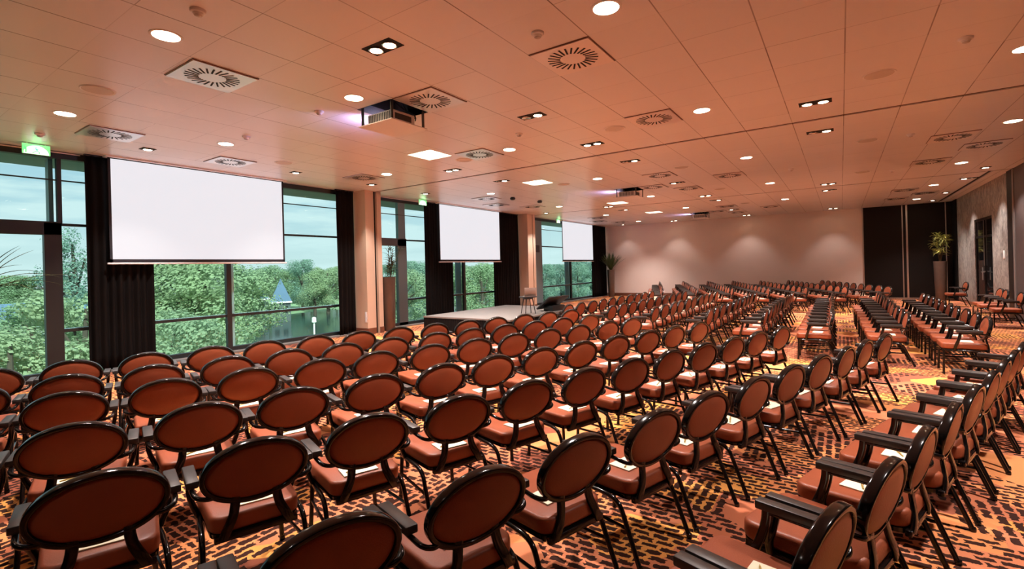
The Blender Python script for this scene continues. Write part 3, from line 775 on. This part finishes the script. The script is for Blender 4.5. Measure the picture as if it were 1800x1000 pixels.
# rectangular twin spots
tw = [(-3.75, 3.33, 1, 1), (-3.74, 6.15, 0, 1), (-3.74, 8.25, 1, 1), (-7.2, 8.33, 1, 1), (-7.16, 10.18, 0, 1), (-.26, 8.18, 1, 1), (-.26, 10.06, 0, 1), (-3.72, 10.13, 0, 1),
      (-.27, 17.08, 1, 1), (-3.70, 13.68, 1, 0), (-3.69, 16.99, 1, 1), (-3.66, 18.45, 0, 1), (-.27, 18.63, 1, 0), (-.25, 25.28, 1, 1), (-7.24, 17.3, 1, 1), (-7.24, 18.81, 0, 1), (-7.1, 25.45, 1, 1), (-3.68, 25.4, 1, 1), (-3.7, 22.23, 1, 0), (3.07, 18.9, 1, 0)]
def make_twin(name, on):
    n = len(on); w = .20*n
    root = empty(name, (0, 0, ZC))
    b = MB()
    b.box((-w/2, -.10, -.006), (w/2, -.088, 0)); b.box((-w/2, .088, -.006), (w/2, .10, 0)); b.box((-w/2, -.088, -.006), (-w/2+.012, .088, 0)); b.box((w/2-.012, -.088, -.006), (w/2, .088, 0)); b.box((-w/2+.012, -.088, -.0015), (w/2-.012, .088, -.0005))
    b.obj('black_frame', M['slotblack'], root, smooth=False)
    for i, s in enumerate(on):
        cx = (i - (n-1)/2)*.195
        tl = Matrix.Translation((cx, 0, -.010)) @ Matrix.Rotation(0 if s else .12, 4, 'X')
        b = MB(); b.lathe([(.060, -.006), (.070, -.010), (.074, -.006), (.074, .007), (.060, .007)], 24); b.v = [tuple(tl @ Vector(q)) for q in b.v]; ring = b.obj('lamp_ring', M['chrome'], root)
        b = MB(); b.lathe([(.002, -.0075), (.060, -.0065), (.060, .006), (.002, .006)], 24); b.v = [tuple(tl @ Vector(q)) for q in b.v]; b.obj('lamp_face', M['lamp'] if s else M['chrome'], ring)
    remember(root); return root
protos = {}
pos = where([(x, y) for x, y, *_ in tw])
for x, y, l, r in tw:
    if (l, r) not in protos: protos[(l, r)] = make_twin('twin_spotlight', (l, r))
    o = take(protos[(l, r)]); o.location = (x, y, ZC)
    st_ = 'both lamps lit' if l and r else 'one lamp lit'
    tag(o, fit_lab('black twin ceiling spotlight with %s' % st_, pos[(x, y)]), 'ceiling light', 'twin ceiling spotlights')
    spot(x, y, (470 if y < 25 else 40)*(l+r), 90, .6, .07)
sg = [(-9.97, 3.48), (-9.94, 6.24), (-9.92, 8.32), (-9.97, 10.32), (-9.98, 17.32), (-9.86, 25.5), (3.07, 16.93), (3.05, 22.45), (3.02, 25.08)]
sp_ = make_twin('square_spotlight', (1,)); pos = where(sg)
for x, y in sg:
    o = take(sp_); o.location = (x, y, ZC)
    tag(o, fit_lab('small square single ceiling spotlight', pos[(x, y)]), 'ceiling light', 'square single ceiling spotlights')
    spot(x, y, 480 if y < 25 else 60, 90, .6, .06)
# warm lit square recesses
pos = where(LIT)
for x, y in LIT:
    r = empty('ceiling_light_recess', (x, y, ZC))
    b = MB(); b.box((-.31, -.31, .10), (.31, .31, .12)); b.obj('light_panel', M['lampsoft'], r, smooth=False)
    b = MB()
    for s in (-1, 1): b.box((s*.31-.005, -.315, .0), (s*.31+.005, .315, .10)); b.box((-.315, s*.31-.005, .0), (.315, s*.31+.005, .10))
    b.obj('recess_side', M['white'], r, smooth=False)
    tag(r, 'bright square recess of warm light in ceiling, %s counting away from camera' % ORD[pos[(x, y)][1]], 'ceiling light', 'lit square ceiling recesses')
# air diffusers
vt = [(-5.82, 2.67), (-9.33, 2.77), (-9.91, 4.84), (-9.33, 7.6), (-4.44, 4.73), (-2.34, 4.72), (-2.34, 7.45), (-5.8, 7.53), (-9.31, 12.39), (-9.98, 13.83), (-9.31, 15.18),
      (-3.73, 12.24), (-4.45, 13.93), (-3.72, 14.95), (-2.32, 13.5), (1.77, 12.17), (2.43, 13.47), (1.77, 14.95), (-3.7, 20.72), (-2.33, 22.32), (-4.4, 22.4), (-3.77, 23.63), (1.77, 20.55), (2.44, 22.0), (1.75, 23.21), (-9.34, 20.96), (-10.0, 22.54), (-9.35, 23.79)]
vr = empty('ceiling_vent', (0, 0, ZC))
b = MB(); b.box((-.335, -.335, -.016), (.335, .335, -.0005)); b.obj('diffuser_panel', M['vent'], vr, smooth=False)
b = MB()
for i in range(24):
    R = Matrix.Rotation(2*PI*i/24 + .05, 4, 'Z') @ Matrix.Translation((.135, 0, 0)) @ Matrix.Rotation(.22, 4, 'Z')
    b.box((0, -.0095, -.0185), (.135, .0095, -.0150), mat=R)
b.obj('slot_ring', M['slotblack'], vr, smooth=False)
b = MB(); b.box((-.345, -.345, -.008), (-.335, .345, 0)); b.box((.335, -.345, -.008), (.345, .345, 0)); b.box((-.335, -.345, -.008), (.335, -.335, 0)); b.box((-.335, .335, -.008), (.335, .345, 0)); b.obj('edge_gap', M['darkwood'], vr, smooth=False)
remember(vr); pos = where(vt, .3)
for x, y in vt:
    o = take(vr); o.location = (x, y, ZC); o.rotation_euler = (0, 0, 0)
    tag(o, fit_lab('square air diffuser with radial slots', pos[(x, y)]), 'air vent', 'square ceiling air diffusers')
# round loudspeakers
sk = [(-7.27, 2.05), (-3.03, 7.57), (.43, 7.45), (-6.35, 7.72), (-9.25, 5.55), (.46, 11.44), (-3.03, 11.59), (-6.2, 11.75), (.5, 15.46), (-3.0, 15.76), (-2.97, 20.25)]
b = MB(); b.lathe([(.150, -.003), (.165, -.009), (.172, -.004), (.172, 0), (.150, 0)], 32); sr = b.obj('ceiling_speaker', M['white'])
b = MB(); b.lathe([(.002, -.008), (.15, -.006), (.15, -.001), (.002, -.001)], 32); b.obj('speaker_grille', M['speaker'], sr)
remember(sr); pos = where(sk, .6)
for x, y in sk:
    o = take(sr); o.location = (x, y, ZC)
    tag(o, fit_lab('flat round ceiling loudspeaker', pos[(x, y)]), 'speaker', 'round ceiling loudspeakers')
# smoke detectors and motion sensors
sm = [(-4.45, 1.94), (-2.36, 4.02), (-5.95, 4.11), (-7.93, 4.13), (-10.1, 2.13), (1.11, 6.79), (-.96, 13.66), (-4.41, 6.82), (1.09, 11.4), (1.12, 15.68)]
b = MB(); b.lathe([(.012, -.048), (.030, -.046), (.040, -.034), (.042, -.026), (.056, -.022), (.062, -.012), (.062, 0)], 24); dr = b.obj('smoke_detector', M['white'])
b = MB(); b.lathe([(.010, -.055), (.027, -.050), (.032, -.044), (.032, -.040)], 20); b.obj('sensor_cap', M['speaker'], dr)
remember(dr); pos = where(sm, .4)
for x, y in sm:
    o = take(dr); o.location = (x, y, ZC)
    tag(o, fit_lab('small round ceiling smoke detector', pos[(x, y)]), 'detector', 'round ceiling detectors')
# two small black track pods before the middle screen
for x, y, l in ((-8.55, 12.75, 'small black ceiling pod left of its twin, before the middle screen'), (-8.3, 14.0, 'small black ceiling pod right of its twin, before the middle screen')):
    b = MB(); b.lathe([(.05, -.085), (.075, -.07), (.085, -.03), (.06, 0)], 20, at=(x, y, ZC)); tag(b.obj('ceiling_pod', M['black']), l, 'ceiling light', 'black ceiling pods')

# lowered projectors
for i, (x, y) in enumerate(PROJ):
    r = empty('ceiling_projector', (x, y, ZC)); drop = -.235
    b = MB(); b.box((-.33, -.33, drop-.012), (.33, .33, drop)); b.obj('cover_panel', M['white'], r, smooth=False)
    b = MB(); b.rbox((-.25, -.24, drop+.012), (.25, .17, drop+.16), .015, 2); body = b.obj('projector_body', M['white'], r)
    b = MB()
    for k in range(13): q = -.22 + k*.034; b.box((q, -.246, drop+.035), (q+.016, -.239, drop+.14))
    b.box((.245, -.2, drop+.04), (.252, .10, drop+.12)); b.obj('air_grille', M['darkgrey'], body, smooth=False)
    b = MB(); b.tube([(-.255, .02, drop+.09), (-.285, .02, drop+.09)], .045, 20); b.obj('lens', M['lens'], body)
    for sx, sy in ((-1, -1), (1, -1), (-1, 1), (1, 1)):
        b = MB(); b.box((sx*.29-.008, sy*.29-.018, drop), (sx*.29+.008, sy*.29+.018, .28)); b.obj('hanger_arm', M['darkgrey'], r, smooth=False)
    b = MB()
    for k in range(5): b.tube([(random.uniform(-.1, .25), .20, drop+.1), (random.uniform(0, .3), .26, drop+.18), (random.uniform(-.1, .2), .22, .10), (random.uniform(-.2, .2), .1, .28)], .008, 6, smooth=2)
    b.obj('cables', M['black'], r)
    b = MB()
    for s in (-1, 1): b.box((s*.345-.005, -.35, .0), (s*.345+.005, .35, .40)); b.box((-.35, s*.345-.005, .0), (.35, s*.345+.005, .40))
    b.box((-.35, -.35, .40), (.35, .35, .41)); b.obj('lift_housing', M['darkgrey'], r, smooth=False)
    tag(r, ['nearest ceiling projector lowered on its cover panel', 'middle ceiling projector lowered from its opening', 'farthest ceiling projector lowered near the back wall'][i], 'projector', 'lowered ceiling projectors')
    l = bpy.data.lights.new('projector_glow', 'SPOT'); l.energy = 60; l.color = (.55, .52, 1); l.shadow_soft_size = .05; l.spot_size = math.radians(150); l.spot_blend = 1
    lo = bpy.data.objects.new('projector_glow', l); COL.objects.link(lo); lo.location = (x-.36, y+.02, ZC+drop+.09); lo.rotation_euler = (0, math.radians(90), 0)

# exit signs
for i, (y, l) in enumerate(((2.24, 'green running-man exit sign over the left door, nearest'), (11.1, 'green exit sign above the window left of the middle screen'), (19.95, 'green exit sign left of the farthest screen'))):
    r = empty('exit_sign', (-10.85, y, ZC), 0)
    b = MB(); b.box((-.02, -.17, -.185), (.0, .17, -.02)); b.box((-.015, -.12, -.02), (-.005, -.10, 0)); b.box((-.015, .10, -.02), (-.005, .12, 0)); b.obj('sign_body', M['white'], r, smooth=False)
    b = MB(); b.box((.0, -.168, -.183), (.003, .168, -.022)); b.obj('sign_face', M['exitgreen'], r, smooth=False)
    b = MB()
    pts = [(-.15, -.178), (.15, -.178)] + [(.15*math.cos(PI*k/14), -.178+.135*math.sin(PI*k/14)) for k in range(1, 14)]
    nn = len(pts); b.add([(.0032, a_, c_) for a_, c_ in pts] + [(.0055, a_, c_) for a_, c_ in pts], [tuple(range(nn)), tuple(range(nn, 2*nn))] + [(k, (k+1) % nn, nn+(k+1) % nn, nn+k) for k in range(nn)])
    b.obj('white_field', M['exitwhite'], r, smooth=False)
    b = MB(); X0, X1 = .0057, .0075
    b.tube([(X0, -.005, -.075), (X1, -.005, -.075)], .012, 12)
    def bar(p, q, w=.014):
        d = Vector((0, q[0]-p[0], q[1]-p[1])); n_ = Vector((0, -d.z, d.y)).normalized()*w/2
        P0, P1 = Vector((X0, *p)), Vector((X0, *q)); b.add([P0+n_, P1+n_, P1-n_, P0-n_] + [v_+Vector((X1-X0, 0, 0)) for v_ in (P0+n_, P1+n_, P1-n_, P0-n_)], [(0,1,2,3),(4,5,6,7),(0,1,5,4),(1,2,6,5),(2,3,7,6),(3,0,4,7)])
    bar((-.005, -.09), (.01, -.125), .018); bar((.01, -.125), (-.02, -.145)); bar((-.02, -.145), (-.05, -.17)); bar((.01, -.125), (.035, -.145)); bar((.035, -.145), (.03, -.172)); bar((-.005, -.095), (-.035, -.105)); bar((-.005, -.095), (.03, -.10))
    bar((-.125, -.172), (-.125, -.04), .02)
    b.obj('running_man', M['exitgreen'], r, smooth=False)
    tag(r, l, 'exit sign', 'green exit signs')
    l_ = bpy.data.lights.new('exit_glow', 'POINT'); l_.energy = .35; l_.color = (.05, 1, .2); l_.shadow_soft_size = .05
    o = bpy.data.objects.new('exit_glow', l_); COL.objects.link(o); o.location = (-10.80, y, ZC-.08)

# ------------------------------------------------------------------ outside
def at(px, py, dist):
    """the place at a given distance that lies along a line of sight out of the windows"""
    F, yaw, R = 854.0, math.atan2(579.0, 854.0), .026
    u, v = px-900, -(py-472); r = u*math.cos(R)+v*math.sin(R); up = -u*math.sin(R)+v*math.cos(R)
    d = Vector((-math.sin(yaw)*F + math.cos(yaw)*r, math.cos(yaw)*F + math.sin(yaw)*r, up)); t_ = dist/math.hypot(d.x, d.y)
    return Vector((0, 0, 1.7)) + d*t_
GZ = -6.0
b = MB(); b.box((-260, -120, GZ-1), (-11.9, 330, GZ)); struct(b.obj('ground', M['grass'], smooth=False))
b = MB(); b.box((-88, -60, GZ), (-40, 140, GZ+.03)); struct(b.obj('water', M['water'], smooth=False))
def tree_proto(mat, seed, tall=1.0, n=12000, ls=.034):
    """unit-height tree: trunk with limbs, crown of leaf clumps"""
    rnd = random.Random(seed); root = empty('tree'); b = MB()
    b.tube([(0, 0, 0), (.01, .0, .25), (0, .01, .55), (.01, 0, .85)], .022, 8, up=(0, 1, 0), scales=[1.4, 1, .7, .3])
    blobs = []
    for i in range(20):
        az, z = rnd.uniform(0, 2*PI), rnd.uniform(.22, .92); rr = (.30*math.sin(PI*min(1, max(.1, (z-.08)/.95)))+.04)*rnd.uniform(.3, 1)/tall
        c = Vector((rr*math.cos(az), rr*math.sin(az), z)); blobs.append((c, rnd.uniform(.09, .17)/tall**.5))
        if i % 3 == 0: b.tube([(0, 0, z*.6), tuple(c)], .007, 5)
    b.obj('trunk', M['bark'], root)
    f = MB()
    for i in range(n):
        c, r = blobs[rnd.randrange(len(blobs))]
        d = Vector((rnd.gauss(0, 1), rnd.gauss(0, 1), rnd.gauss(0, 1))).normalized(); p = c + d*r*rnd.uniform(.6, 1.05)
        if p.z > 1: p.z = 1 - rnd.uniform(0, .05)
        nrm = (d + Vector((rnd.uniform(-.5, .5), rnd.uniform(-.5, .5), rnd.uniform(-.2, .7)))).normalized()
        x = nrm.orthogonal().normalized(); y = nrm.cross(x); s = ls*rnd.uniform(.35, .8)*.5
        f.add([p+x*s, p+y*s*.7+nrm*s*.2, p-x*s, p-y*s*.7+nrm*s*.2], [(0, 1, 2, 3)])
    f.obj('crown', mat, root, angle=180)
    remember(root); return root
TP = {'y': tree_proto(M['tree_y'], 1), 'g': tree_proto(M['tree_g'], 2), 'd': tree_proto(M['tree_d'], 3), 'p': tree_proto(M['tree_d'], 4, 2.6, 7000, .026)}
TREES = [(20, 560, 27, 'y', 'small yellow-green tree low behind the left door'), (150, 500, 30, 'y', 'yellow-green tree seen in narrow pane left of first curtain'), (60, 525, 40, 'g', 'mid green tree behind the left door glass'),
 (300, 540, 25, 'y', 'bright yellow-green bushy tree at foot of first screen window'), (335, 448, 46, 'g', 'broad green tree below left half of first screen'), (390, 455, 50, 'g', 'broad green tree just left of the window mullion under first screen'),
 (285, 452, 48, 'g', 'tall green tree beside the first curtain edge'), (430, 470, 92, 'y', 'yellow-green tree right of mullion under first screen'), (472, 466, 104, 'g', 'green tree behind the dark house'), (530, 456, 112, 'd', 'dark round-topped tree above the blue gabled roof'),
 (575, 466, 100, 'y', 'yellow tree beside right window edge of first bay'), (552, 476, 96, 'g', 'green tree right of the blue gabled house'), (505, 474, 118, 'g', 'green tree behind the gabled house ridge'), (700, 470, 60, 'y', 'pale yellow tree behind second door glass'),
 (728, 458, 84, 'd', 'dark tree in narrow pane left of second curtain'), (812, 468, 70, 'g', 'green tree left of mullion under the middle screen'), (845, 462, 66, 'g', 'green tree right of mullion under the middle screen'), (870, 464, 74, 'g', 'green tree at right edge of middle window'),
 (955, 464, 96, 'd', 'dark tree left in the farthest window'), (985, 466, 104, 'd', 'dark tree centred in the farthest window'), (1015, 464, 98, 'd', 'dark tree right of mullion in the farthest window'), (1045, 465, 104, 'd', 'dark tree at right edge of the farthest window'),
 (128, 392, 62, 'p', 'slim pale poplar rising above the others in the narrow left pane')]
for px, ty, dist, kd, lab in TREES:
    p = at(px, ty, dist); h = p.z - GZ
    o = take(TP[kd]); o.location = (p.x, p.y, GZ); w = h*random.uniform(.95, 1.15)*(1.25 if kd in 'yg' else 1); o.scale = (w, w, h); o.rotation_euler = (0, 0, random.uniform(0, 6))
    tag(o, lab, 'tree', 'trees outside the windows')
for bay, pxs in (('left door pane', (-8, 34, 78)), ('first wide window', (428, 462, 500, 546, 590)), ('second door window', (672, 706, 742)), ('middle wide window', (792, 826, 862)), ('farthest window', (940, 972, 1006, 1038))):
    for i, px in enumerate(pxs):             # the far belt of trees on the skyline
        p = at(px, 492-.026*px - random.uniform(2, 10), 150); h = p.z - GZ; kd = random.choice('gdd')
        o = dup(TP[kd]); o.location = (p.x, p.y, GZ); o.scale = (h*1.9, h*1.9, h); o.rotation_euler = (0, 0, random.uniform(0, 6))
        tag(o, 'farthest hazy skyline tree, %s from left behind the %s' % (ORD[i+1], bay), 'tree', 'skyline trees')
def house(px, dist, w, dp, wall, roof, mw, label, ang=.3, nwin=3):
    p = at(px, 560, dist); r = empty('house', (p.x, p.y, GZ), ang)
    b = MB(); b.box((-dp/2, -w/2, 0), (dp/2, w/2, wall)); b.obj('house_wall', mw, r, smooth=False)
    b = MB(); e = .4
    b.add([(-dp/2-e, -w/2-e, wall-.1), (dp/2+e, -w/2-e, wall-.1), (dp/2+e, w/2+e, wall-.1), (-dp/2-e, w/2+e, wall-.1), (0, -w/2+w*.2, wall+roof), (0, w/2-w*.2, wall+roof)], [(0,1,2,3), (0,1,4), (1,2,5,4), (2,3,5), (3,0,4,5)]); b.obj('roof', M['roofblue'], r, smooth=False)
    for k in range(nwin):
        y = -w/2 + w*(k+.5)/nwin; b = MB(); b.box((dp/2, y-.6, wall*.4), (dp/2+.05, y+.6, wall*.75)); b.obj('house_window', M['doorglass'], r, smooth=False)
    tag(r, label, 'house')
def gable(px, dist, wpx, y_ridge, y_eave, y_foot, mw, label, dp=9, bare=True):
    top, eave, foot = at(px, y_ridge, dist), at(px, y_eave, dist), at(px, y_foot, dist)
    r = empty('house', (eave.x, eave.y, GZ), math.atan2(-eave.y, -eave.x)); k = wpx*dist/854/2
    w_, e_, t_ = k*.86, eave.z-GZ, top.z-GZ
    b = MB(); b.box((-dp, -w_, 0), (0, w_, e_)); b.obj('house_wall', mw, r, smooth=False)
    b = MB(); b.add([(.25, -k, e_), (.25, k, e_), (.25, 0, t_), (-dp-.2, -k, e_), (-dp-.2, k, e_), (-dp-.2, 0, t_)], [(0, 1, 2), (3, 5, 4), (0, 2, 5, 3), (1, 4, 5, 2), (0, 3, 4, 1)]); b.obj('roof', M['roofblue'], r, smooth=False)
    b = MB(); b.box((.2, -k, e_-.15), (.34, k, e_+.1)); b.obj('eaves_board', M['white'], r, smooth=False)
    for q in (-.45, .45): b = MB(); b.box((.0, q*w_-.35, e_*.45), (.05, q*w_+.35, e_*.8)); b.obj('house_window', M['doorglass'], r, smooth=False)
    tag(r, label, 'house')
gable(494, 88, 32, 490, 531, 548, M['housedark'], 'house with steep blue slate gable across the water')
gable(451, 90, 38, 500, 526, 548, M['housedark'], 'dark low house with pale eaves left of the blue gabled house')
house(20, 60, 16, 8, 4.6, 1.2, M['housewall'], 'long pale building with blue roof behind the left door', .1, 5)
house(825, 84, 8, 6, 4.0, 2.2, M['housewall'], 'pale house under the middle screen', .4, 3)
p = at(552, 565, 46); r = empty('lamp_post', (p.x, p.y, GZ))
b = MB(); b.tube([(0, 0, 0), (0, 0, p.z-GZ)], .07, 8, up=(0, 1, 0)); b.obj('post', M['white'], r)
b = MB(); b.lathe([(.06, 0), (.2, .04), (.18, .42), (.06, .5)], 12, at=(0, 0, p.z-GZ-.1)); b.obj('lantern', M['white'], r)
tag(r, 'white lamp post by the water beyond the first window', 'lamp')

# ------------------------------------------------------------------ sky, sun
w = bpy.data.worlds.new('sky'); SC.world = w; w.use_nodes = True
nt = w.node_tree; bg = nt.nodes['Background']
tc = nd(nt, 'ShaderNodeTexCoord')
sp = nd(nt, 'ShaderNodeSeparateXYZ', ins={0: tc.outputs['Generated']})
mp = nd(nt, 'ShaderNodeMapping', ins={'Vector': tc.outputs['Generated'], 'Scale': (2.4, 2.4, 16.0)})
n1 = nd(nt, 'ShaderNodeTexNoise', ins={'Vector': mp.outputs[0], 'Scale': 2.2, 'Detail': 6.0, 'Roughness': .55})
cr = nd(nt, 'ShaderNodeMapRange', ins={0: n1.outputs['Fac'], 1: .42, 2: .58})
hz = nd(nt, 'ShaderNodeMapRange', ins={0: sp.outputs[2], 1: .0, 2: .28})
skyc = mixc(nt, hz.outputs[0], (1.0, .98, .95), (.42, .66, .84))
col = mixc(nt, mth(nt, 'MULTIPLY', cr.outputs[0], .9), skyc, (1.05, 1.03, 1.02))
nt.links.new(col, bg.inputs[0]); bg.inputs[1].default_value = 1.0
s = bpy.data.lights.new('sun', 'SUN'); s.energy = 8.5; s.angle = .05; s.color = (1, .93, .8)
so = bpy.data.objects.new('sun', s); COL.objects.link(so); so.rotation_euler = (math.radians(50), 0, math.radians(68))

# ------------------------------------------------------------------ camera
cam = bpy.data.cameras.new('camera'); co = bpy.data.objects.new('camera', cam); COL.objects.link(co)
cam.sensor_width = 36; cam.sensor_fit = 'HORIZONTAL'; cam.lens = 854/1800*36; cam.shift_y = -28/1800; cam.clip_end = 600; cam.clip_start = .05
yaw = math.atan2(579.0, 854.0); R = .026
fw = Vector((-math.sin(yaw), math.cos(yaw), 0)); rt = Vector((math.cos(yaw), math.sin(yaw), 0)); up = Vector((0, 0, 1))
X = rt*math.cos(R) - up*math.sin(R); Y = rt*math.sin(R) + up*math.cos(R)
m4 = Matrix((X, Y, -fw)).transposed().to_4x4(); m4.translation = (0, 0, 1.7)
co.matrix_world = m4
SC.camera = co
SC.view_settings.view_transform = 'Standard'; SC.view_settings.look = 'None'; SC.view_settings.exposure = 0; SC.view_settings.gamma = 1
SC.view_settings.use_curve_mapping = False
SC.cycles.max_bounces = 8; SC.cycles.transparent_max_bounces = 12; SC.cycles.sample_clamp_indirect = 6
